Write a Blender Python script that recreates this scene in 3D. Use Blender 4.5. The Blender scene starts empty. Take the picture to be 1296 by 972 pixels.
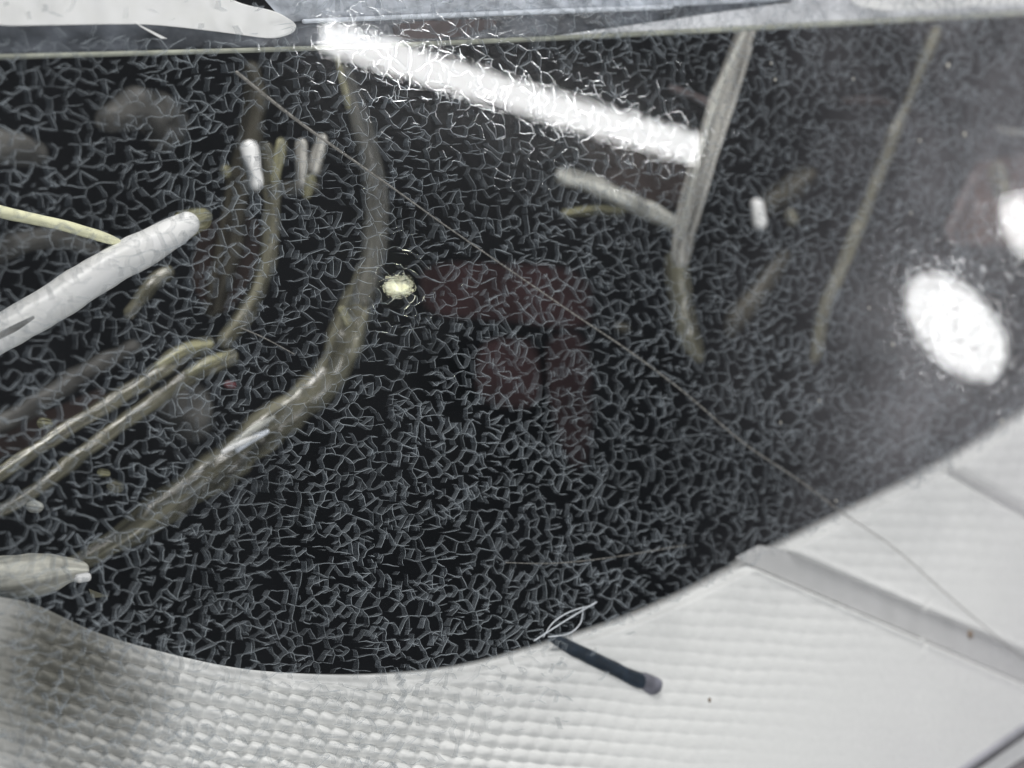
import bpy, math, random
import numpy as np
from mathutils import Vector, Matrix, noise
from mathutils.geometry import delaunay_2d_cdt
random.seed(7); rng = np.random.default_rng(7)
S = bpy.context.scene
COL = S.collection
PX = 1e-4; CD = 0.30            # one source pixel is 0.1 mm on the plane y = 0; camera 0.30 m away
SL, K = 0.70, 0.9               # cover surface: y = SL*x - K*z^2

# ---------------------------------------------------------------- camera, world, lights
cam = bpy.data.cameras.new('camera'); camo = bpy.data.objects.new('camera', cam); COL.objects.link(camo)
camo.location = (0, -CD, 0); camo.rotation_euler = (math.radians(90), 0, 0)
cam.sensor_width = 36; cam.lens = 36*CD/(1296*PX)
cam.clip_start = 0.01; cam.clip_end = 10
cam.dof.use_dof = True; cam.dof.focus_distance = 0.287; cam.dof.aperture_fstop = 19
S.camera = camo
S.render.resolution_x = 1024; S.render.resolution_y = 768
S.render.engine = 'CYCLES'
S.cycles.transparent_max_bounces = 32
S.cycles.caustics_reflective = False; S.cycles.caustics_refractive = False
S.cycles.sample_clamp_indirect = 4
S.view_settings.view_transform = 'Standard'; S.view_settings.look = 'None'
S.view_settings.exposure = 0; S.view_settings.gamma = 1
W = bpy.data.worlds.new('World'); S.world = W; W.use_nodes = True
bg = W.node_tree.nodes['Background']; bg.inputs[0].default_value = (.62, .82, 1, 1); bg.inputs[1].default_value = 0.09

def surf(x, z, off=0.0): return Vector((x, SL*x - K*z*z + off, z))
def nin(x, z): return Vector((-SL, 1, 2*K*z)).normalized()      # inward normal (away from the camera)
def C(px, py, off=0.0):
    """point on the cover surface (moved back by off metres) seen along a photo position"""
    dx = (px-648)*PX; dz = -(py-486)*PX
    a = K*dz*dz; b = CD-SL*dx; c = CD+off
    t = c/b if a < 1e-12 else (-b+math.sqrt(b*b+4*a*c))/(2*a)
    return Vector((dx*t, -CD+CD*t, dz*t))
def reflect_pt(px, py, R):
    p = C(px, py); n = -nin(p.x, p.z); d = (p-camo.location).normalized()
    r = d-2*d.dot(n)*n
    return p, p+r*R
def area(name, loc, aim, sx, sy, power, color, shape='RECTANGLE', xdir=None):
    l = bpy.data.lights.new(name, 'AREA'); l.shape = shape; l.size = sx; l.size_y = sy
    l.energy = power; l.color = color
    o = bpy.data.objects.new(name, l); COL.objects.link(o)
    z = (Vector(loc)-Vector(aim)).normalized()
    x = Vector(xdir) if xdir else Vector((1, 0, 0)) if abs(z.x) < .9 else Vector((0, 1, 0))
    x = (x-z*x.dot(z)).normalized(); y = z.cross(x)
    o.matrix_world = Matrix(((x.x, y.x, z.x, loc[0]), (x.y, y.y, z.y, loc[1]), (x.z, y.z, z.z, loc[2]), (0, 0, 0, 1)))
    return o
def mirror_lamp(name, a, b, width_px, radiance, color, R=.13, shape='RECTANGLE'):
    """a real lamp standing where its mirror image in the glossy cover falls between a and b"""
    pa, A = reflect_pt(*a, R); pb, B = reflect_pt(*b, R)
    mid = (A+B)/2; pm = (pa+pb)/2
    dx, dy = b[0]-a[0], b[1]-a[1]; L = math.hypot(dx, dy); nx, ny = -dy/L, dx/L
    mx, my = (a[0]+b[0])/2, (a[1]+b[1])/2
    q1 = reflect_pt(mx+nx*width_px/2, my+ny*width_px/2, R)[1]; q2 = reflect_pt(mx-nx*width_px/2, my-ny*width_px/2, R)[1]
    ax = (B-A).normalized(); wv = q1-q2; w = (wv-ax*wv.dot(ax)).length
    sx = (B-A).length
    return area(name, mid, pm, sx, w, radiance*math.pi*sx*w*(math.pi/4 if shape == 'ELLIPSE' else 1), color, shape, ax)
area('key_light', (.02, -.26, .56), (.02, 0, -.03), .2, .2, 4.4, (1, .985, .96))
area('front_light', (.30, -.50, -.16), (.04, 0, -.04), .2, .2, 1.75, (1, .99, .97))
mirror_lamp('tube_lamp', (420, 49), (856, 183), 38, 26, (1, 1, 1))
mirror_lamp('window_lamp', (1160, 366), (1260, 460), 84, 24, (1, 1, 1), shape='ELLIPSE')
mirror_lamp('corner_lamp', (1276, 262), (1344, 320), 62, 24, (1, 1, 1), shape='ELLIPSE')
mirror_lamp('small_lamp', (488, 362), (520, 363), 16, 30, (1, 1, .72), shape='ELLIPSE')

# ---------------------------------------------------------------- materials
def mat(name):
    m = bpy.data.materials.new(name); m.use_nodes = True; nt = m.node_tree; nt.nodes.clear()
    out = nt.nodes.new('ShaderNodeOutputMaterial'); return m, nt, out
def N(nt, t, **kw):
    n = nt.nodes.new(t)
    for k, v in kw.items():
        if k.startswith('i_'):
            key = k[2:]; key = int(key) if key.isdigit() else key.replace('_', ' ')
            n.inputs[key].default_value = v
        else: setattr(n, k, v)
    return n
def solid(name, c, rough=.5, spec=.4, metal=0, var=.35, scale=900, alpha=1, bump=.0, c2=None, stretch=(1, 1, 1), streak=False):
    m, nt, out = mat(name); L = nt.links.new
    p = N(nt, 'ShaderNodeBsdfPrincipled'); p.inputs['Roughness'].default_value = rough
    p.inputs['Specular IOR Level'].default_value = spec; p.inputs['Metallic'].default_value = metal
    tc = N(nt, 'ShaderNodeTexCoord'); mp = N(nt, 'ShaderNodeMapping'); mp.inputs['Scale'].default_value = stretch
    no = N(nt, 'ShaderNodeTexNoise'); no.inputs['Scale'].default_value = scale; no.inputs['Detail'].default_value = 5
    if streak:      # grain that runs along the tube
        at = N(nt, 'ShaderNodeAttribute', attribute_name='grain'); L(at.outputs['Vector'], no.inputs['Vector']); no.inputs['Scale'].default_value = 1.0
    else: L(tc.outputs['Object'], mp.inputs[0]); L(mp.outputs[0], no.inputs['Vector'])
    r = N(nt, 'ShaderNodeValToRGB'); r.color_ramp.elements[0].position = .3; r.color_ramp.elements[1].position = .7
    c2 = c2 or tuple(v*(1+var) for v in c)
    r.color_ramp.elements[0].color = (*[v*(1-var) for v in c], 1); r.color_ramp.elements[1].color = (*c2, 1)
    L(no.outputs['Fac'], r.inputs[0]); L(r.outputs[0], p.inputs['Base Color'])
    if bump:
        b = N(nt, 'ShaderNodeBump'); b.inputs['Strength'].default_value = bump; b.inputs['Distance'].default_value = .0005
        L(no.outputs['Fac'], b.inputs['Height']); L(b.outputs[0], p.inputs['Normal'])
    if alpha < 1:      # clear plastic: thin at its edges, so more is seen through there
        lw = N(nt, 'ShaderNodeLayerWeight'); lw.inputs['Blend'].default_value = .5
        am = N(nt, 'ShaderNodeMapRange', interpolation_type='SMOOTHSTEP'); am.inputs['From Min'].default_value = 1; am.inputs['From Max'].default_value = .25
        am.inputs['To Min'].default_value = 0; am.inputs['To Max'].default_value = alpha
        L(lw.outputs['Facing'], am.inputs['Value'])
        a2 = N(nt, 'ShaderNodeMapRange'); a2.inputs['From Min'].default_value = .3; a2.inputs['From Max'].default_value = .62; a2.inputs['To Min'].default_value = .35; a2.inputs['To Max'].default_value = 1
        L(no.outputs['Fac'], a2.inputs['Value']); mu = N(nt, 'ShaderNodeMath', operation='MULTIPLY'); L(am.outputs[0], mu.inputs[0]); L(a2.outputs[0], mu.inputs[1])
        L(mu.outputs[0], p.inputs['Alpha'])
    L(p.outputs[0], out.inputs[0]); return m
M = {}
M['void'] = solid('black_plastic', (.0035, .0037, .0045), .6, .1, var=.5, scale=60)
M['olive'] = solid('olive_clear_plastic', (.155, .148, .108), .2, .6, var=.75, alpha=.9, bump=.6, streak=True)
M['olive_dim'] = solid('dim_olive_plastic', (.06, .055, .042), .4, .3, var=.8, alpha=.75, bump=.6, streak=True)
M['olive_hi'] = solid('pale_olive_plastic', (.27, .26, .16), .25, .6, var=.7, alpha=.9, bump=.6, streak=True)
M['greyrod'] = solid('grey_clear_plastic', (.42, .41, .38), .2, .6, var=.7, alpha=.85, bump=.6, streak=True)
M['greyrod2'] = solid('dull_clear_plastic', (.12, .118, .105), .2, .5, var=.7, alpha=.75, bump=.6, streak=True)
M['white'] = solid('white_plastic', (.86, .86, .84), .35, .4, var=.03, scale=300, c2=(.9, .9, .9))
M['whiterod'] = solid('off_white_plastic', (.5, .5, .46), .2, .6, var=.6, alpha=.97, bump=.6, streak=True)
M['yellow'] = solid('yellowish_plastic', (.85, .84, .58), .3, .6, var=.08, scale=900)
M['foil'] = solid('crumpled_silver', (.62, .61, .54), .28, .6, metal=.1, var=.6, bump=1.0, streak=True)
M['greydim'] = solid('dim_grey_plastic', (.085, .083, .078), .5, .3, var=.4, scale=150, alpha=.8)
M['maroon'] = solid('dark_maroon_reflection', (.0225, .0105, .0112), .5, .15, var=.5, scale=120)
M['brown'] = solid('brown_plastic', (.022, .014, .012), .5, .2, var=.5, scale=120)
M['pink'] = solid('dusky_pink_plastic', (.13, .105, .105), .5, .3, var=.25, scale=150)
M['pinkdim'] = solid('dim_pink_plastic', (.10, .068, .062), .5, .2, var=.4, scale=90)
M['red'] = solid('red_plastic', (.12, .04, .045), .4, .3)
M['navy'] = solid('dark_navy_plastic', (.016, .026, .04), .35, .6, var=.6, scale=500, bump=.3)
M['sheengrey'] = solid('pale_mauve_sheen', (.16, .16, .19), .35, .5, var=.5, scale=500)
M['bead'] = solid('pale_rim_plastic', (.36, .37, .31), .3, .6, var=.25, scale=600, stretch=(.1, 1, 1))
M['beadblue'] = solid('pale_blue_white_plastic', (.75, .79, .86), .3, .6, var=.15, scale=600)
M['strip'] = solid('blue_grey_plastic', (.12, .13, .15), .25, .5, var=.7, scale=260, bump=.6, stretch=(.35, 1, 1))
M['strip2'] = solid('pale_blue_grey_plastic', (.42, .45, .50), .25, .6, var=.5, scale=420, bump=.8, stretch=(.35, 1, 1))
M['strip3'] = solid('pale_grey_plastic', (.66, .67, .70), .3, .6, var=.3, scale=420, bump=.6, stretch=(.3, 1, 1))
M['channel'] = solid('grey_matte_plastic', (.50, .50, .50), .5, .3, var=.06, scale=300)
M['lavender'] = solid('lavender_grey_plastic', (.36, .36, .40), .4, .4, var=.15, scale=300)
M['hair'] = solid('grey_hair', (.28, .27, .25), .4, .5, var=.2, scale=2000, alpha=.75)
M['fibre'] = solid('pale_fibre', (.55, .58, .62), .4, .5, var=.2, scale=2000)
M['dust'] = solid('pale_dust', (.6, .58, .52), .7, .2, var=.3, scale=3000)
M['speck'] = solid('brown_speck', (.22, .17, .13), .7, .2, var=.3, scale=3000)

# crack walls: thin translucent planes inside the clear plastic
def crack_mat(name, alpha_lo, alpha_hi, col, gloss):
    m, nt, out = mat(name); L = nt.links.new
    geo = N(nt, 'ShaderNodeNewGeometry')
    tr = N(nt, 'ShaderNodeBsdfTransparent')
    df = N(nt, 'ShaderNodeBsdfDiffuse'); df.inputs[0].default_value = (*col, 1)
    tl = N(nt, 'ShaderNodeBsdfTranslucent'); tl.inputs[0].default_value = (*col, 1)
    gl = N(nt, 'ShaderNodeBsdfGlossy'); gl.inputs['Roughness'].default_value = .05; gl.inputs[0].default_value = (.9, .9, .9, 1)
    m1 = N(nt, 'ShaderNodeMixShader', i_0=.4); L(df.outputs[0], m1.inputs[1]); L(tl.outputs[0], m1.inputs[2])
    m2 = N(nt, 'ShaderNodeMixShader', i_0=gloss); L(m1.outputs[0], m2.inputs[1]); L(gl.outputs[0], m2.inputs[2])
    mr = N(nt, 'ShaderNodeMapRange'); mr.inputs['To Min'].default_value = alpha_lo; mr.inputs['To Max'].default_value = alpha_hi
    L(geo.outputs['Random Per Island'], mr.inputs['Value'])
    tc = N(nt, 'ShaderNodeTexCoord'); pn = N(nt, 'ShaderNodeTexNoise'); pn.inputs['Scale'].default_value = 55; pn.inputs['Detail'].default_value = 3
    L(tc.outputs['Object'], pn.inputs['Vector'])
    pr = N(nt, 'ShaderNodeMapRange'); pr.inputs['From Min'].default_value = .38; pr.inputs['From Max'].default_value = .62; pr.inputs['To Min'].default_value = .75; pr.inputs['To Max'].default_value = 1.35
    L(pn.outputs['Fac'], pr.inputs['Value']); am = N(nt, 'ShaderNodeMath', operation='MULTIPLY'); L(mr.outputs[0], am.inputs[0]); L(pr.outputs[0], am.inputs[1])
    m3 = N(nt, 'ShaderNodeMixShader'); L(am.outputs[0], m3.inputs[0]); L(tr.outputs[0], m3.inputs[1]); L(m2.outputs[0], m3.inputs[2])
    L(m3.outputs[0], out.inputs[0]); return m
M['wall'] = crack_mat('crack_wall', .09, .31, (.44, .48, .52), .0)
M['lip'] = crack_mat('crack_lip', .35, .95, (.58, .63, .67), .28)

# the glossy clear cover with a thin film of dust and painted haze
def cover_mat():
    m, nt, out = mat('clear_crazed_plastic'); L = nt.links.new
    lw = N(nt, 'ShaderNodeLayerWeight'); lw.inputs['Blend'].default_value = .5
    pw = N(nt, 'ShaderNodeMath', operation='POWER', i_1=5.0); L(lw.outputs['Facing'], pw.inputs[0])
    ad = N(nt, 'ShaderNodeMath', operation='MULTIPLY_ADD', i_1=.95, i_2=.04); L(pw.outputs[0], ad.inputs[0])
    tc = N(nt, 'ShaderNodeTexCoord')
    no = N(nt, 'ShaderNodeTexNoise'); no.inputs['Scale'].default_value = 420; no.inputs['Detail'].default_value = 3
    L(tc.outputs['Object'], no.inputs['Vector'])
    b = N(nt, 'ShaderNodeBump'); b.inputs['Strength'].default_value = 1; b.inputs['Distance'].default_value = .0000045
    L(no.outputs['Fac'], b.inputs['Height'])
    gl = N(nt, 'ShaderNodeBsdfGlossy'); gl.inputs['Roughness'].default_value = .012; L(b.outputs[0], gl.inputs['Normal'])
    tr = N(nt, 'ShaderNodeBsdfTransparent')
    m1 = N(nt, 'ShaderNodeMixShader'); L(ad.outputs[0], m1.inputs[0]); L(tr.outputs[0], m1.inputs[1]); L(gl.outputs[0], m1.inputs[2])
    # dust plus haze painted as colour: broad patches with speckle, thicker to the right end
    sx = N(nt, 'ShaderNodeSeparateXYZ'); L(tc.outputs['Object'], sx.inputs[0])
    g = N(nt, 'ShaderNodeMapRange', interpolation_type='SMOOTHSTEP'); g.inputs['From Min'].default_value = .018; g.inputs['From Max'].default_value = .088
    L(sx.outputs['X'], g.inputs['Value'])
    n2 = N(nt, 'ShaderNodeTexNoise'); n2.inputs['Scale'].default_value = 38; n2.inputs['Detail'].default_value = 6; n2.inputs['Roughness'].default_value = .6
    L(tc.outputs['Object'], n2.inputs['Vector'])
    r2 = N(nt, 'ShaderNodeMapRange'); r2.inputs['From Min'].default_value = .35; r2.inputs['From Max'].default_value = .75; L(n2.outputs['Fac'], r2.inputs['Value'])
    n3 = N(nt, 'ShaderNodeTexNoise'); n3.inputs['Scale'].default_value = 2200; n3.inputs['Detail'].default_value = 2
    L(tc.outputs['Object'], n3.inputs['Vector'])
    a1 = N(nt, 'ShaderNodeMath', operation='MULTIPLY_ADD', i_1=.30, i_2=.005); L(g.outputs[0], a1.inputs[0])
    a2 = N(nt, 'ShaderNodeMath', operation='MULTIPLY_ADD', i_1=.9, i_2=.35); L(r2.outputs[0], a2.inputs[0])
    a3 = N(nt, 'ShaderNodeMath', operation='MULTIPLY'); L(a1.outputs[0], a3.inputs[0]); L(a2.outputs[0], a3.inputs[1])
    a4 = N(nt, 'ShaderNodeMath', operation='MULTIPLY_ADD', i_1=1.0, i_2=.45); L(n3.outputs['Fac'], a4.inputs[0])
    a5 = N(nt, 'ShaderNodeMath', operation='MULTIPLY'); L(a3.outputs[0], a5.inputs[0]); L(a4.outputs[0], a5.inputs[1])
    df = N(nt, 'ShaderNodeBsdfDiffuse'); df.inputs[0].default_value = (.62, .60, .64, 1)
    m2 = N(nt, 'ShaderNodeMixShader'); L(a5.outputs[0], m2.inputs[0]); L(m1.outputs[0], m2.inputs[1]); L(df.outputs[0], m2.inputs[2])
    L(m2.outputs[0], out.inputs[0]); return m
M['cover'] = cover_mat()
m, nt, out = mat('clear_back_face')
tr = N(nt, 'ShaderNodeBsdfTransparent'); gl = N(nt, 'ShaderNodeBsdfGlossy'); gl.inputs['Roughness'].default_value = .2
mx = N(nt, 'ShaderNodeMixShader', i_0=.012); nt.links.new(tr.outputs[0], mx.inputs[1]); nt.links.new(gl.outputs[0], mx.inputs[2]); nt.links.new(mx.outputs[0], out.inputs[0])
M['coverback'] = m

# beaded white panel
def panel_mat():
    m, nt, out = mat('white_beaded_plastic'); L = nt.links.new
    p = N(nt, 'ShaderNodeBsdfPrincipled'); p.inputs['Roughness'].default_value = .42; p.inputs['Specular IOR Level'].default_value = .4
    tc = N(nt, 'ShaderNodeTexCoord')
    n1 = N(nt, 'ShaderNodeTexNoise'); n1.inputs['Scale'].default_value = 1500; n1.inputs['Detail'].default_value = 4; L(tc.outputs['Object'], n1.inputs['Vector'])
    r = N(nt, 'ShaderNodeValToRGB'); r.color_ramp.elements[0].color = (.74, .745, .73, 1); r.color_ramp.elements[1].color = (.84, .84, .83, 1)
    L(n1.outputs['Fac'], r.inputs[0])
    # an olive-brown stain on the left end
    mp = N(nt, 'ShaderNodeVectorMath', operation='DISTANCE'); L(tc.outputs['Object'], mp.inputs[0]); q = C(62, 845, .006); mp.inputs[1].default_value = q
    n2 = N(nt, 'ShaderNodeTexNoise'); n2.inputs['Scale'].default_value = 120; n2.inputs['Detail'].default_value = 5; L(tc.outputs['Object'], n2.inputs['Vector'])
    ad = N(nt, 'ShaderNodeMath', operation='MULTIPLY_ADD', i_1=-.012); L(n2.outputs['Fac'], ad.inputs[0]); L(mp.outputs['Value'], ad.inputs[2])
    mr = N(nt, 'ShaderNodeMapRange', interpolation_type='SMOOTHSTEP'); mr.inputs['From Min'].default_value = -.006; mr.inputs['From Max'].default_value = .016
    mr.inputs['To Min'].default_value = .93; mr.inputs['To Max'].default_value = 0; L(ad.outputs[0], mr.inputs['Value'])
    mc = N(nt, 'ShaderNodeMixRGB'); L(mr.outputs[0], mc.inputs[0]); L(r.outputs[0], mc.inputs[1]); mc.inputs[2].default_value = (.13, .125, .10, 1)
    L(mc.outputs[0], p.inputs['Base Color'])
    b = N(nt, 'ShaderNodeBump'); b.inputs['Strength'].default_value = .25; b.inputs['Distance'].default_value = .0002; L(n1.outputs['Fac'], b.inputs['Height']); L(b.outputs[0], p.inputs['Normal'])
    L(p.outputs[0], out.inputs[0]); return m
M['panel'] = panel_mat()

# ---------------------------------------------------------------- object helpers
def link_mesh(name, vs, fs, m, parent=None, smooth=True, mats=None, mi=None):
    me = bpy.data.meshes.new(name); me.from_pydata([tuple(v) for v in vs], [], fs)
    for mm in (mats or [m]): me.materials.append(mm)
    if mi is not None: me.polygons.foreach_set('material_index', mi)
    me.polygons.foreach_set('use_smooth', [smooth]*len(me.polygons)); me.update()
    o = bpy.data.objects.new(name, me); COL.objects.link(o)
    if parent: o.parent = parent; o.matrix_parent_inverse = Matrix.Translation(-parent.location)
    return o
def tag(o, label=None, cat=None, group=None, kind=None):
    if label: o['label'] = label
    if cat: o['category'] = cat
    if group: o['group'] = group
    if kind: o['kind'] = kind
    return o
def thing(name, loc, label, cat, group=None):
    o = bpy.data.objects.new(name, None); COL.objects.link(o); o.location = loc; o.empty_display_size = .01
    return tag(o, label, cat, group)
def catmull(P, n):
    out = []
    for i in range(len(P)-1):
        p0 = P[max(i-1, 0)]; p1 = P[i]; p2 = P[i+1]; p3 = P[min(i+2, len(P)-1)]
        for k in range(n):
            t = k/n
            out.append(tuple(.5*((2*b)+(-a+c)*t+(2*a-5*b+4*c-d)*t*t+(-a+3*b-3*c+d)*t**3) for a, b, c, d in zip(p0, p1, p2, p3)))
    out.append(tuple(P[-1])); return out
def tube(name, pts, m, parent=None, off=.03, sides=14, sub=8, rough=.0, flat=1.0, capr=True, doff=0):
    if off > .011: off *= 1.55
    fat = 1.3 if m.name in ('olive_clear_plastic', 'dim_olive_plastic', 'grey_clear_plastic', 'dim_grey_plastic') else 1
    """pts: (px, py, radius px[, extra depth m]); a lofted tube with rounded ends standing off metres behind the cover"""
    P = []
    for i, p in enumerate(pts):
        c = C(p[0], p[1], off+doff*i+(p[3] if len(p) > 3 else 0)); s = (c.y+CD)/CD*PX
        P.append((c.x, c.y, c.z, p[2]*s*fat))
    if sub > 1 and len(P) > 1: P = catmull(P, sub)
    Q = [Vector(p[:3]) for p in P]; R = [p[3] for p in P]
    if capr:
        d0 = (Q[0]-Q[1]).normalized(); d1 = (Q[-1]-Q[-2]).normalized(); r0, r1 = R[0], R[-1]
        A = [(Q[0]+d0*r0*s_, r0*math.sqrt(max(0, 1-s_*s_))) for s_ in (.98, .85, .6, .3)]
        B = [(Q[-1]+d1*r1*s_, r1*math.sqrt(max(0, 1-s_*s_))) for s_ in (.3, .6, .85, .98)]
        Q = [a[0] for a in A]+Q+[b_[0] for b_ in B]; R = [a[1] for a in A]+R+[b_[1] for b_ in B]
    vs, fs = [], []; up = Vector((0, 1, 0))
    for i in range(len(Q)):
        t = (Q[min(i+1, len(Q)-1)]-Q[max(i-1, 0)]).normalized()
        a = t.cross(up).normalized(); b = t.cross(a).normalized()
        for k in range(sides):
            an = 2*math.pi*k/sides
            r = R[i]*(1+rough*noise.noise(Vector((Q[i].x*420+math.cos(k*2*math.pi/sides), Q[i].z*420+math.sin(k*2*math.pi/sides), off*300))))
            vs.append(Q[i]+a*math.cos(an)*r+b*math.sin(an)*r*flat)
    for i in range(len(Q)-1):
        for k in range(sides):
            k2 = (k+1) % sides; fs.append((i*sides+k, i*sides+k2, (i+1)*sides+k2, (i+1)*sides+k))
    fs.append(tuple(range(sides))); fs.append(tuple(range((len(Q)-1)*sides, len(Q)*sides))[::-1])
    o = link_mesh(name, vs, fs, m, parent)
    at = o.data.attributes.new('grain', 'FLOAT_VECTOR', 'POINT'); dist = 0; g = []
    for i in range(len(Q)):
        if i: dist += (Q[i]-Q[i-1]).length
        for k in range(sides): an = 2*math.pi*k/sides; g += [math.cos(an)*1.7+off*900, math.sin(an)*1.7+pts[0][0], dist*55]
    at.data.foreach_set('vector', g)
    return o
def slab(name, poly, m, parent=None, off=.03, th=.002, sub=12, smooth=False):
    if off > .011: off *= 1.55
    """polygon of photo positions given real thickness behind the cover; finely split along its outline"""
    for _ in range(2 if smooth else 0):
        poly = [q for i in range(len(poly)) for q in (tuple(.8*a+.2*b for a, b in zip(poly[i], poly[(i+1) % len(poly)])), tuple(.2*a+.8*b for a, b in zip(poly[i], poly[(i+1) % len(poly)])))]
    if smooth: sub = 3
    pts = []
    for i in range(len(poly)):
        a, b = poly[i], poly[(i+1) % len(poly)]
        for k in range(sub):
            t = k/sub; pts.append((a[0]+(b[0]-a[0])*t, a[1]+(b[1]-a[1])*t))
    n = len(pts)
    cx = sum(p[0] for p in pts)/n; cy = sum(p[1] for p in pts)/n
    vs, fs = [], []
    rings = [(1.0, th), (1.0, 0.00008), (.97, 0), (.6, 0), (.3, 0)]
    for f, d in rings:
        for p in pts: vs.append(C(cx+(p[0]-cx)*f, cy+(p[1]-cy)*f, off+d))
    for r in range(len(rings)-1):
        for k in range(n):
            k2 = (k+1) % n; fs.append((r*n+k, r*n+k2, (r+1)*n+k2, (r+1)*n+k))
    fs.append(tuple(range((len(rings)-1)*n, len(rings)*n)))
    fs.append(tuple(range(n))[::-1])
    return link_mesh(name, vs, fs, m, parent, smooth=False)

# ---------------------------------------------------------------- background
bw = [surf(-.2, -.16, .115), surf(.26, -.16, .115), surf(.26, .16, .115), surf(-.2, .16, .115)]
for v in bw: v.y = SL*v.x+.115
back = link_mesh('dark_background', bw+[v+Vector((0, .004, 0)) for v in bw],
    [(0, 1, 2, 3), (7, 6, 5, 4), (0, 4, 5, 1), (1, 5, 6, 2), (2, 6, 7, 3), (3, 7, 4, 0)], M['void'], smooth=False)
tag(back, kind='structure')

# ---------------------------------------------------------------- white beaded panel
RIM = [(-80, 742), (-20, 752), (40, 763), (85, 782), (130, 802), (200, 823), (300, 845), (400, 854), (500, 854), (600, 843), (690, 820), (800, 785),
       (880, 751), (950, 715), (1060, 660), (1130, 626), (1200, 590), (1296, 532), (1400, 462)]
rimx = [r[0] for r in RIM]; rimy = [r[1] for r in RIM]
rc = catmull([(float(a), float(b)) for a, b in RIM], 8); rcx = [r[0] for r in rc]; rcy = [r[1] for r in rc]
def rim(px): return float(np.interp(px, rcx, rcy))
def sstep(a, b, x):
    t = min(max((x-a)/(b-a), 0), 1); return t*t*(3-2*t)
pan = thing('beaded_panel', C(700, 900, .006), 'white plastic panel with rows of small raised beads below the black cavity', 'panel')
def pheight(px, py, d):
    f = 175*(1-math.exp(-max(px, -80)/600))
    v = (py-f)/17.3+.18*noise.noise(Vector((px/60, py/60, 0))); row = math.floor(v)
    u = px/23.0+.31*row+.15*noise.noise(Vector((px/40, row*3.1, 5)))
    a = 1.15-1.02*sstep(430, 790, px)
    a *= sstep(0, 90, px+ (0)) *.8+.2
    a *= 1-sstep(150, 300, py-rim(px)+max(0, px-850)*.25)*.85 if px > 560 else 1
    if px > 800: a *= .8
    bu = abs(math.cos(math.pi*(u-.5))); bv = math.sin(math.pi*(v-row))
    h = a*.0012*(max(0, bv)**.6)*(.3+.7*bu**.8)
    # rounded rim
    h *= sstep(2, 22, d)*.9+.1
    h -= .0009*(1-sstep(0, 10, d))
    # wide channel and its raised lips
    e1 = 715+(px-948)*(865-715)/348.0; e2 = 693+(px-988)*(825-693)/308.0
    if px > 930:
        inside = sstep(-1.5, 2, e1-py)*sstep(-1.5, 2, py-e2)
        h = h*(1-inside)-.0014*inside
        h += .0003*math.exp(-((py-e1-3)/4)**2)+.0003*math.exp(-((py-e2+3)/4)**2)
    g = 593+(px-1203)*.56
    if px > 1190: h -= .0009*math.exp(-((py-g)/6)**2)
    return h
vs, fs = [], []
xs = list(np.arange(-70, 1375, 3.0)); rows_n = 190
for i, px in enumerate(xs):
    y0 = rim(px); y1 = 1030 if px < 1170 else min(1030, 974-(px-1214)*.70)
    for j in range(rows_n+1):
        py = y0+(y1-y0)*j/rows_n
        p = C(px, py, .006); vs.append(p-nin(p.x, p.z)*pheight(px, py, py-y0))
R1 = rows_n+1
for i in range(len(xs)-1):
    for j in range(rows_n): fs.append((i*R1+j, i*R1+j+1, (i+1)*R1+j+1, (i+1)*R1+j))
# the panel's thickness: rim and cut edge carried back
base = len(vs)
for i, px in enumerate(xs):
    for j in (0, rows_n): p = vs[i*R1+j]; vs.append(p+nin(p.x, p.z)*.0035)
for i in range(len(xs)-1):
    a = base+2*i; fs.append((i*R1, (i+1)*R1, a+2, a)); fs.append((i*R1+rows_n, a+1, a+3, (i+1)*R1+rows_n)); fs.append((a, a+2, a+3, a+1))
link_mesh('panel_plate', vs, fs, M['panel'], pan)
slab('channel_floor', [(930, 706), (948, 714), (1296, 863.5), (1400, 908), (1400, 868), (1296, 826.5), (988, 694.5), (960, 690)], M['channel'], pan, off=.0066, th=.0004, sub=30)
slab('groove_floor', [(1203, 592), (1296, 643), (1400, 702), (1400, 712), (1296, 652), (1198, 597)], M['channel'], pan, off=.0058, th=.0008)
tube('edge_bead', [(1150, 1020, 5), (1214, 976, 5), (1296, 919, 5), (1370, 867, 5)], M['lavender'], pan, off=.0062, sub=4)
fr = thing('corner_frame', C(1290, 965, .007), 'pinkish grey frame piece in the corner below the white panel', 'frame')
slab('frame_plate', [(1262, 985), (1330, 938), (1380, 905), (1400, 1040), (1180, 1040)], M['pink'], fr, off=.009, th=.004)
slab('white_edge', [(1222, 985), (1380, 876), (1380, 902), (1258, 984)], M['white'], fr, off=.0085, th=.003)

pin = thing('dark_pin', C(770, 845, .003), 'short dark navy pin lying slanted across the rim of the white panel', 'pin')
tube('shaft', [(700, 808, 5), (712, 814, 8), (750, 833, 9), (795, 855, 9.5), (812, 862, 10)], M['navy'], pin, off=.0055, rough=.3, flat=.4)
tube('cap', [(814, 861, 10), (828, 869, 11.5)], M['sheengrey'], pin, off=.0055, rough=.3, flat=.4)  # sheen on the pin's end, put into this paler colour

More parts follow.
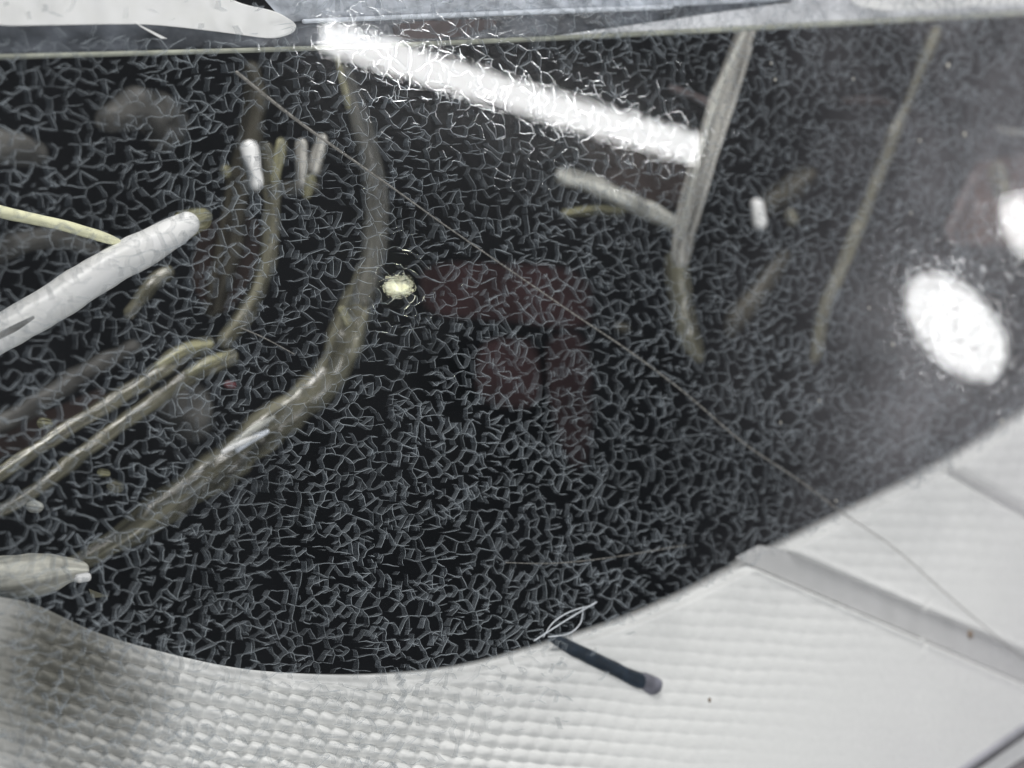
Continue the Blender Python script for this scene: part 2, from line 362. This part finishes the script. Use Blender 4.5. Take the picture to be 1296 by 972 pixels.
# ---------------------------------------------------------------- bars along the top
top = thing('top_trim', C(640, 30, .004), 'long pale trim strip with bright edges running above the black cavity', 'trim')
tube('lower_bead', [(-60, 74, 3.4), (0, 72, 3.4), (400, 61, 3.2), (640, 51, 3.2), (870, 40, 3.4), (1296, 17, 3.6), (1370, 12, 3.6)], M['bead'], top, off=.0030, sub=5)
tube('upper_bead', [(385, 27, 3.0), (440, 24.5, 3.2), (640, 16.5, 3.4), (830, 9.5, 3.2), (850, 8.5, 1.2)], M['beadblue'], top, off=.0030, sub=5)
slab('lower_strip', [(-60, 74), (400, 61), (640, 51), (870, 40), (1100, 28), (1100, 0), (830, 8), (430, 24), (380, 28), (-60, 30)], M['strip'], top, off=.0042, th=.003)
slab('upper_strip', [(360, 28), (640, 16), (830, 9), (1080, -3), (1080, -40), (300, -40)], M['strip2'], top, off=.0036, th=.003)
slab('white_glare', [(-60, 34), (170, 30), (215, 33), (290, 42), (345, 50), (372, 42), (376, 30), (350, 14), (300, 4), (240, -30), (-60, -40)], M['white'], top, off=.0028, smooth=True, th=.003)  # lamp reflection in the trim, built as a white piece
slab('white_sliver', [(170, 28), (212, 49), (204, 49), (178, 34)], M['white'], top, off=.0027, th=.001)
slab('right_strip', [(1100, 27), (1296, 16), (1380, 12), (1380, -40), (1060, -40), (1000, 3), (690, 47)], M['strip3'], top, off=.0033, th=.003)
slab('glare_patch', [(1075, 6), (1120, 14), (1180, 12), (1230, 8), (1380, 2), (1380, -20), (1080, -20)], M['white'], top, off=.0026, smooth=True, th=.002)  # reflected glare at the right end, modelled as a white slab
slab('pink_patch', [(495, 28), (620, 23), (632, 30), (590, 47), (500, 50)], M['pink'], top, off=.0040, smooth=True, th=.002)

# ---------------------------------------------------------------- things inside the cavity
t = thing('curved_tube', C(380, 510, .03), 'long olive-grey clear tube curving down the left half of the cavity', 'tube')
tube('tube_body', [(462, 345, 10), (448, 395, 18), (425, 460, 19), (385, 505, 20), (335, 545, 20), (270, 597, 20), (190, 655, 17), (130, 695, 12), (90, 718, 9)], M['olive'], t, off=.027, rough=.3)
tube('upper_body', [(436, 90, 9), (455, 150, 15), (474, 230, 17), (474, 310, 18), (458, 380, 17)], M['greyrod2'], t, off=.0262, rough=.2)
tube('bright_streak', [(346, 528, 3), (318, 546, 6), (286, 568, 4)], M['whiterod'], t, off=.0225, rough=.3)  # silver glint on the tube, built as thin pale strips
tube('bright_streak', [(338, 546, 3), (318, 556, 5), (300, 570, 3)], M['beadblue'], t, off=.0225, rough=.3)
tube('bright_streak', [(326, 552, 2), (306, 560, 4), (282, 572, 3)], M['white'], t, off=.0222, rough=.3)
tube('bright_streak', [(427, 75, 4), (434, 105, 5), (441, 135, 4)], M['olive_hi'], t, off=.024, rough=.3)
tube('pale_collar', [(432, 392, 5), (440, 408, 6)], M['olive_hi'], t, off=.0235, rough=.3)
t = thing('silver_stub', C(50, 735, .02), 'crumpled silver-grey stub at the lower left joining the curved tube', 'stub')
tube('stub_body', [(-60, 738, 29), (0, 736, 30), (50, 728, 26), (85, 722, 17), (102, 722, 11)], M['foil'], t, off=.013, rough=.3)
tube('bright_tip', [(100, 732, 6), (110, 730, 5.5)], M['white'], t, off=.0108, rough=.3)
tag(slab('pale_chip', [(112, 745), (139, 755), (116, 757)], M['olive'], None, off=.012, th=.001), 'tiny pale wedge-shaped chip right of the crumpled silver stub', 'chip')
t = thing('white_rod', C(120, 350, .02), 'thick glaring white rod slanting up from the left edge', 'rod')
tube('rod_body', [(-60, 462, 23), (0, 422, 24), (60, 388, 25), (140, 338, 24), (200, 305, 22), (236, 285, 17)], M['white'], t, off=.016, rough=.1)
tube('olive_tip', [(236, 284, 20), (254, 277, 16)], M['olive_hi'], t, off=.017, rough=.3)
tube('dark_slit', [(-20, 436, 3), (15, 417, 4), (42, 402, 1.5)], M['greydim'], t, off=.0118, rough=.3)
tag(tube('yellow_rod', [(-60, 250, 8), (0, 268, 8), (70, 283, 7), (120, 297, 7), (148, 306, 5)], M['yellow'], None, off=.016, rough=.1), 'thin bright yellowish rod at the left edge above the thick white rod', 'rod')
t = thing('twin_rods', C(150, 530, .03), 'pair of thin parallel olive rods slanting up from the lower left, joined at the top', 'rods')
tube('rod', [(-40, 622, 8), (0, 600, 8), (90, 540, 8), (180, 485, 9), (225, 452, 10), (262, 436, 9)], M['olive'], t, off=.032, rough=.3)
tube('rod', [(-20, 655, 8), (30, 630, 8), (120, 562, 8), (205, 500, 9), (250, 470, 10), (292, 452, 8)], M['olive'], t, off=.032, rough=.3)
tube('pale_joint', [(200, 462, 6), (235, 442, 9), (265, 436, 6)], M['olive_hi'], t, off=.029, rough=.3)
tube('pale_joint', [(238, 473, 5), (262, 460, 8), (285, 450, 5)], M['olive_hi'], t, off=.029, rough=.3)
tag(tube('bent_wire', [(338, 190, 8), (345, 255, 9), (338, 330, 9), (318, 385, 9), (285, 430, 9)], M['olive'], None, off=.036, rough=.3), 'thin bent olive wire hanging below the row of prongs to the twin rods', 'wire')
t = thing('prong_row', C(350, 210, .03), 'row of four small rounded prongs, the left one bright white', 'prongs')
for x0, y0, x1, y1, r, mm in [(316, 188, 324, 232, 11, 'white'), (355, 182, 348, 226, 8, 'olive_hi'), (382, 184, 382, 232, 7, 'greyrod'), (407, 178, 398, 215, 7, 'greyrod')]:
    tube('prong', [(x0, y0, r), ((x0+x1)/2, (y0+y1)/2, r), (x1, y1, r*.85)], M[mm], t, off=.032, rough=.3)
tube('base', [(285, 218, 7), (340, 238, 8), (395, 236, 8)], M['olive_dim'], t, off=.037, rough=.3)
tube('drop', [(393, 228, 8), (388, 246, 6)], M['olive_hi'], t, off=.031, rough=.3)
tube('drop', [(286, 214, 6.5), (287, 219, 6)], M['olive_hi'], t, off=.031, rough=.3)
tag(tube('grey_dome', [(140, 150, 17), (172, 138, 22), (205, 150, 24), (208, 166, 20)], M['greydim'], None, off=.04, rough=.3), 'dim grey rounded dome seen deep at the upper left', 'dome')
tag(tube('faint_bar', [(-60, 186, 20), (0, 188, 20), (45, 194, 14)], M['greydim'], None, off=.042, rough=.3), 'faint grey bar at the left edge below the top trim, left of the dim dome', 'bar')
tag(slab('brown_plate', [(255, 280), (330, 270), (328, 330), (300, 390), (262, 400), (240, 350)], M['brown'], None, off=.045, smooth=True, th=.003), 'dark brown plate behind the bent olive wire', 'plate')
tag(slab('brown_strut', [(-60, 545), (60, 520), (130, 490), (135, 500), (60, 560), (-60, 600)], M['brown'], None, off=.045, th=.003), 'dark brown strut behind the twin rods at the left edge', 'strut')
tag(tube('grey_lump', [(230, 512, 26), (240, 528, 26)], M['greydim'], None, off=.05, rough=.3), 'dim grey lump behind the lower of the twin rods', 'lump')
for x, y, rx, mm, lb in [(57, 535, 8, 'olive_hi', 'small pale bead above the twin rods near the left edge'), (44, 640, 9, 'whiterod', 'small bright bead below the lower end of the twin rods'),
        (131, 598, 6, 'olive_hi', 'small dull yellowish bead between the twin rods and the curved tube'), (146, 616, 7, 'olive', 'small dim bead just below the dull yellowish bead'),
        (291, 487, 5, 'red', 'tiny red bead right of the upper end of the twin rods'), (787, 414, 6, 'olive_dim', 'tiny dim brownish bead right of the cavity centre')]:
    tag(tube('bead', [(x-3, y, rx), (x+4, y+1, rx*.9)], M[mm], None, off=.024, rough=.3), lb, 'bead')
tag(tube('faint_rod', [(-40, 560, 9), (40, 515, 11), (110, 470, 10), (170, 440, 8)], M['greydim'], None, off=.04, rough=.3), 'faint grey-brown rod lying just above the twin rods', 'rod')
tag(tube('faint_rod', [(165, 395, 7), (190, 362, 8), (212, 345, 7)], M['olive'], None, off=.034, rough=.4), 'short dull olive rod under the tip of the thick white rod', 'rod')
tag(tube('faint_band', [(318, 90, 10), (322, 140, 12), (300, 250, 14), (285, 330, 14), (270, 390, 10)], M['olive_dim'], None, off=.044, rough=.3), 'very faint brown band hanging behind the bright white prong', 'band')
tag(tube('faint_band', [(-40, 330, 16), (60, 300, 12), (120, 318, 8)], M['greydim'], None, off=.046, rough=.3), 'faint grey band between the yellowish rod and the thick white rod', 'band')
t = thing('grey_strip', C(880, 250, .02), 'long clear grey strip bent near its middle, hanging from the top trim right of centre', 'strip')
tube('upper_length', [(946, 36, 8), (930, 80, 11), (910, 140, 13), (890, 205, 13), (872, 270, 12), (861, 325, 10)], M['greyrod'], t, off=.015, rough=.2, flat=.5)
tube('edge_rib', [(942, 42, 3), (912, 110, 3.5), (893, 170, 3.5), (876, 230, 3.5), (860, 300, 3)], M['whiterod'], t, off=.0135, rough=.3)
tube('edge_rib', [(950, 60, 2), (928, 130, 2.5), (905, 200, 2.5), (886, 265, 2.5), (874, 300, 2)], M['greyrod'], t, off=.0135, rough=.3)
tube('lower_length', [(858, 330, 12), (862, 385, 12), (874, 432, 11), (884, 452, 6)], M['olive'], t, off=.018, rough=.3, flat=.5)
t = thing('pale_fork', C(780, 250, .02), 'whitish rod with a short olive branch, left of the bent grey strip', 'rod')
tube('main_rod', [(712, 222, 11), (755, 236, 12), (810, 262, 12), (852, 282, 11)], M['whiterod'], t, off=.026, rough=.3)
tube('branch', [(716, 270, 6), (755, 265, 7), (785, 268, 7)], M['olive_hi'], t, off=.027, rough=.3)
tag(tube('white_peg', [(958, 260, 9), (961, 282, 9.5)], M['white'], None, off=.022, rough=.2), 'short upright glowing white peg right of the bent grey strip', 'peg')
tag(tube('dim_rod', [(975, 256, 13), (1000, 240, 13), (1022, 224, 11)], M['olive_dim'], None, off=.03, rough=.3), 'dim brownish rod rising to the right from the white peg', 'rod')
tag(tube('bead', [(1000, 272, 6), (1003, 279, 6)], M['olive'], None, off=.026, rough=.3), 'dim olive bead just right of the white peg', 'bead')
tag(tube('dim_bar', [(992, 325, 9), (960, 370, 11), (932, 405, 11), (924, 420, 7)], M['olive_dim'], None, off=.032, rough=.3), 'faint olive bar slanting down below the white peg', 'bar')
tag(tube('thin_rod', [(1184, 42, 7), (1168, 80, 6), (1150, 128, 4), (1130, 175, 6.5), (1110, 228, 6), (1085, 290, 7), (1062, 345, 7), (1045, 385, 7), (1036, 430, 7), (1030, 455, 5)], M['olive'], None, off=.022, rough=.3), 'long thin brownish rod running down the right side, right of the white peg', 'rod')
tag(slab('brown_block', [(735, 165), (860, 195), (870, 210), (862, 268), (800, 250), (745, 215)], M['brown'], None, off=.045, smooth=True, th=.006), 'dark red-brown block behind the whitish forked rod', 'block')
t = thing('maroon_reflection', C(640, 460, .05), 'very dark maroon reflection in the middle of the cavity, built as solid pieces', 'frame')  # dim reflection in the cover, built as dark maroon slabs
slab('top_reflection', [(530, 345), (560, 332), (700, 336), (748, 352), (748, 420), (640, 405), (540, 400)], M['maroon'], t, off=.066, smooth=True, th=.004)
slab('side_reflection', [(690, 423), (748, 423), (748, 590), (724, 596), (696, 520)], M['maroon'], t, off=.066, smooth=True, th=.004)
slab('inner_reflection', [(606, 430), (680, 428), (686, 520), (600, 510)], M['maroon'], t, off=.066, smooth=True, th=.004)
t = thing('pink_block', C(1260, 260, .03), 'pinkish block at the right edge above the oval glare', 'block')
slab('block_body', [(1238, 205), (1400, 180), (1400, 318), (1198, 308), (1202, 285)], M['pinkdim'], t, off=.035, th=.01)
tube('block_edge', [(1232, 225, 6), (1212, 268, 7), (1200, 300, 6), (1225, 308, 4)], M['pink'], t, off=.033, rough=.3)
tube('yellow_mark', [(1262, 215, 9), (1268, 245, 9)], M['olive'], t, off=.031, rough=.3)
tag(tube('edge_wire', [(1262, 162, 2), (1290, 168, 4), (1370, 176, 4)], M['whiterod'], None, off=.02, rough=.3), 'short pale wire end poking in at the right edge below the top trim', 'wire')
tag(tube('pink_wire', [(1068, 128, 4), (1100, 128, 6), (1128, 131, 4)], M['brown'], None, off=.02, rough=.3), 'faint brown-pink wire crossing left of the long thin rod', 'wire')
tag(tube('pink_wire', [(850, 112, 4), (875, 122, 5), (905, 134, 4)], M['pink'], None, off=.022, rough=.3), 'dim pink wire crossing behind the bent grey strip', 'wire')

# ---------------------------------------------------------------- the crazed cover
cov = thing('crazed_cover', surf(0, -.055), 'clear glossy plastic cover crazed all over with fine grey cracks', 'cover')
X0, X1, Z0, Z1 = -.072, .096, -.064, .064; nx, nz = 120, 90; TH = .0022
vs, fs, mi = [], [], []
for side in (0, 1):
    for i in range(nx+1):
        for j in range(nz+1):
            x = X0+(X1-X0)*i/nx; z = Z0+(Z1-Z0)*j/nz; vs.append(surf(x, z)+nin(x, z)*TH*side)
q = (nx+1)*(nz+1)
for i in range(nx):
    for j in range(nz):
        a = i*(nz+1)+j; fs.append((a, a+nz+1, a+nz+2, a+1)); mi.append(0)
        fs.append((q+a, q+a+1, q+a+nz+2, q+a+nz+1)); mi.append(1)
for i in range(nx):
    for j, f in ((0, 1), (nz, 0)):
        a = i*(nz+1)+j; fs.append((a, a+nz+1, q+a+nz+1, q+a)); mi.append(0)
for j in range(nz):
    for i in (0, nx):
        a = i*(nz+1)+j; fs.append((a, a+1, q+a+1, q+a)); mi.append(0)
link_mesh('cover_plate', vs, fs, None, cov, mats=[M['cover'], M['coverback']], mi=mi)

# crack network: ragged cells from a Delaunay triangulation, edges bent, trimmed and partly missing
CX, CZ = 1.30, 1.42     # mm
P2 = []
for i in range(int((X1-X0)*1000/CX)):
    for j in range(int((Z1-Z0)*1000/CZ)):
        P2.append(Vector(((i+.5+random.uniform(-.62, .62))*CX, (j+.5+random.uniform(-.62, .62))*CZ)))
v2, e2, f2, *_ = delaunay_2d_cdt(P2, [], [], 0, 1e-5)
def circ(a, b, c):
    d = 2*(a.x*(b.y-c.y)+b.x*(c.y-a.y)+c.x*(a.y-b.y))
    if abs(d) < 1e-9: return None
    a2, b2, c2 = a.length_squared, b.length_squared, c.length_squared
    return Vector(((a2*(b.y-c.y)+b2*(c.y-a.y)+c2*(a.y-b.y))/d, (a2*(c.x-b.x)+b2*(a.x-c.x)+c2*(b.x-a.x))/d))
adj = {}
cc = []
for fi, f in enumerate(f2):
    cc.append(circ(*(v2[k] for k in f)))
    for k in range(3):
        key = tuple(sorted((f[k], f[(k+1) % 3]))); adj.setdefault(key, []).append(fi)
segs = []
for key, fl in adj.items():
    if len(fl) != 2: continue
    a, b = cc[fl[0]], cc[fl[1]]
    if a is None or b is None: continue
    L = (a-b).length
    if L < .22 or L > 4.5: continue
    if random.random() < .25: continue
    if random.random() < .45:
        t0, t1 = random.uniform(-.2, .16), random.uniform(-.2, .16); a, b = a.lerp(b, t0), b.lerp(a, t1)
    segs.append((a, b))
for _ in range(8200):      # short free cracks between the cells, mostly upright
    c = Vector((random.uniform(0, (X1-X0)*1000), random.uniform(0, (Z1-Z0)*1000)))
    an = random.gauss(math.pi/2, .5) if random.random() < .6 else random.gauss(0, .35); L = random.uniform(.45, 1.45)
    d = Vector((math.cos(an), math.sin(an)))*L/2; segs.append((c-d, c+d))
def photo_pos(p): s = CD/(p.y+CD); return 648+p.x*s/PX, 486-p.z*s/PX
cracks = []
for a, b in segs:
    m = (a+b)/2; x = X0+m.x/1000; z = Z0+m.y/1000
    if not (X0+.001 < x < X1-.001 and Z0+.001 < z < Z1-.001): continue
    px, py = photo_pos(surf(x, z))
    # the lower right of the cover is nearly free of cracks
    dd = py-rim(px)
    if px > -100 and dd > 2:
        keep = 1-sstep(420, 900, px+dd*1.2)
        keep *= .8
        if random.random() > keep: continue
    if py < 48 and px < 375 and random.random() < .8: continue
    sparse = noise.noise(Vector((px/70, py/70, 2)))
    if random.random() < max(0, .04+.16*sparse): continue
    cracks.append((a, b, px, py))
def crack_geo(a, b, vs, fs, mi, depth):
    n = 3 if (b-a).length > .7 else 2
    d = b-a; L = d.length; pr = Vector((-d.y, d.x))/L; bend = random.gauss(0, .05)*L; k2 = random.gauss(0, .03)*L
    tilt = random.gauss(0, .05); w = random.uniform(.024, .042); sl = random.gauss(0, .00000045)
    depth *= .00080+.00055*sstep(.03, -.06, X0+a.x/1000)
    base = len(vs)
    for i in range(n+1):
        t = i/n; o = math.sin(math.pi*t)*bend+math.sin(2*math.pi*t)*k2
        p = a+d*t+pr*o; x = X0+p.x/1000; z = Z0+p.y/1000
        if abs(x) > .2: x = .2
        s = surf(x, z); nn = nin(x, z); pr3 = Vector((pr.x*.82, pr.x*.57, pr.y)); pr3 -= nn*pr3.dot(nn)
        end = .55 if i in (0, n) else 1
        dp = depth*(1+.15*math.sin(t*5+L))
        top = s+nn*.00003
        vs.append(top); vs.append(top+(nn+pr3*tilt)*dp)
        vs.append(s-nn*.000012+pr3*w*.001*end); vs.append(s-nn*(.000012+sl)); vs.append(s-nn*.000012-pr3*w*.001*end)
    for i in range(n):
        c = base+5*i; e = c+5
        fs.append((c, e, e+1, c+1)); mi.append(0)
        fs.append((c+2, c+3, e+3, e+2)); mi.append(1); fs.append((c+3, c+4, e+4, e+3)); mi.append(1)
def shown_size(c):
    px, py = c[2], c[3]
    if not (15 < px < 1280 and 85 < py < 950): return 0
    return (c[0]-c[1]).length*(.3/(C(px, py).y+CD))
order = sorted(range(len(cracks)), key=lambda i: -shown_size(cracks[i]))
big = set(order[:300])
for i in order[:300]:
    vs, fs, mi = [], [], []; crack_geo(cracks[i][0], cracks[i][1], vs, fs, mi, random.uniform(.9, 1.25))
    link_mesh('crack', vs, fs, None, cov, mats=[M['wall'], M['lip']], mi=mi, smooth=False)
vs, fs, mi = [], [], []
for i, c in enumerate(cracks):
    if i not in big: crack_geo(c[0], c[1], vs, fs, mi, random.uniform(.75, 1.25))
fine = link_mesh('fine_cracks', vs, fs, None, cov, mats=[M['wall'], M['lip']], mi=mi, smooth=False); fine['kind'] = 'stuff'
print('cracks', len(cracks), 'faces', len(fs))

# ---------------------------------------------------------------- hair, fibres and specks lying on the cover
tag(tube('long_hair', [(300, 92, 2.8), (370, 148, 2.6), (440, 198, 2.0), (500, 240, 1.5), (560, 283, 1.2), (650, 345, 1.2), (730, 400, 1.2), (800, 447, 1.2), (870, 500, 1.2), (940, 560, 1.1), (1010, 607, 1.1), (1065, 648, 1.1),
    (1130, 692, 1.0), (1190, 745, 1.0), (1240, 788, .95), (1300, 838, .9)], M['hair'], None, off=-.0006, sides=6, sub=5), 'long thin grey hair lying diagonally across the whole cover', 'hair')
tag(tube('fibre', [(676, 811, .8), (715, 786, .9), (755, 762, .8)], M['fibre'], None, off=-.0006, sides=6, sub=4), 'straight pale fibre above the dark navy pin', 'fibre')
tag(tube('fibre', [(688, 806, .7), (700, 788, .8), (722, 774, .8), (750, 766, .6)], M['fibre'], None, off=-.0006, sides=6, sub=4), 'pale fibre arching over the left of the straight fibre', 'fibre')
tag(tube('fibre', [(694, 806, .7), (720, 802, .8), (735, 788, .8), (738, 768, .6)], M['fibre'], None, off=-.0006, sides=6, sub=4), 'pale fibre curling under the right of the straight fibre', 'fibre')
tag(tube('fibre', [(640, 712, .6), (700, 713, .6), (770, 706, .6), (868, 690, .6)], M['hair'], None, off=-.0006, sides=6, sub=4), 'very fine fibre lying nearly level above the fibre tangle', 'fibre')
tag(tube('fibre', [(305, 415, .9), (335, 428, .9), (372, 448, .7)], M['hair'], None, off=-.0006, sides=6, sub=4), 'short faint fibre inside the bend of the curved tube', 'fibre')
def speck(x, y, r, mm, label):
    p = C(x, y, -.0004); vs, fs = [], []
    s = r*(p.y+CD)/CD*PX
    for i in range(5):
        for k in range(8):
            th = math.pi*i/4; ph = 2*math.pi*k/8; rr = s*(1+.5*noise.noise(Vector((x+i, y+k, 1))))
            vs.append(p+Vector((math.sin(th)*math.cos(ph)*rr*.8, math.cos(th)*rr*.3, math.sin(th)*math.sin(ph)*rr*1.3)))
    for i in range(4):
        for k in range(8): fs.append((i*8+k, i*8+(k+1) % 8, (i+1)*8+(k+1) % 8, (i+1)*8+k))
    o = link_mesh('dust_speck', vs, fs, M[mm]); tag(o, label, 'speck'); return o
speck(1228, 803, 4.5, 'speck', 'brown speck beside the hair over the wide channel of the white panel')
speck(898, 886, 2.6, 'speck', 'tiny dark speck low on the white panel right of the navy pin')
SL_ = ['just right of the top of the long thin rod', 'near the right edge, above the pinkish block', 'right of the top of the bent grey strip', 'right of the long thin rod, level with the short wire end', 'right of the foot of the long thin rod', 'below the oval glare, near the rim of the panel', 'alone between the hair and the foot of the long thin rod', 'just above where the hair crosses the rim of the panel', 'below the foot of the long thin rod', 'right of the middle of the long thin rod', 'left of the oval glare, beside the long thin rod', 'highest, close under the top trim', 'halfway between the bent grey strip and the long thin rod']
for k, (x, y, r) in enumerate([(1200, 83, 3.5), (1221, 170, 3.5), (981, 101, 2.5), (1164, 178, 2.5), (1130, 436, 2.5), (1268, 533, 3), (988, 535, 2), (1058, 634, 2), (1037, 507, 2), (1153, 270, 2), (1100, 390, 2), (976, 80, 2), (1080, 100, 2)]):
    tag(speck(x, y, r*.65, 'dust', 'tiny pale dust speck '+SL_[k]), group='pale dust specks on the cover')
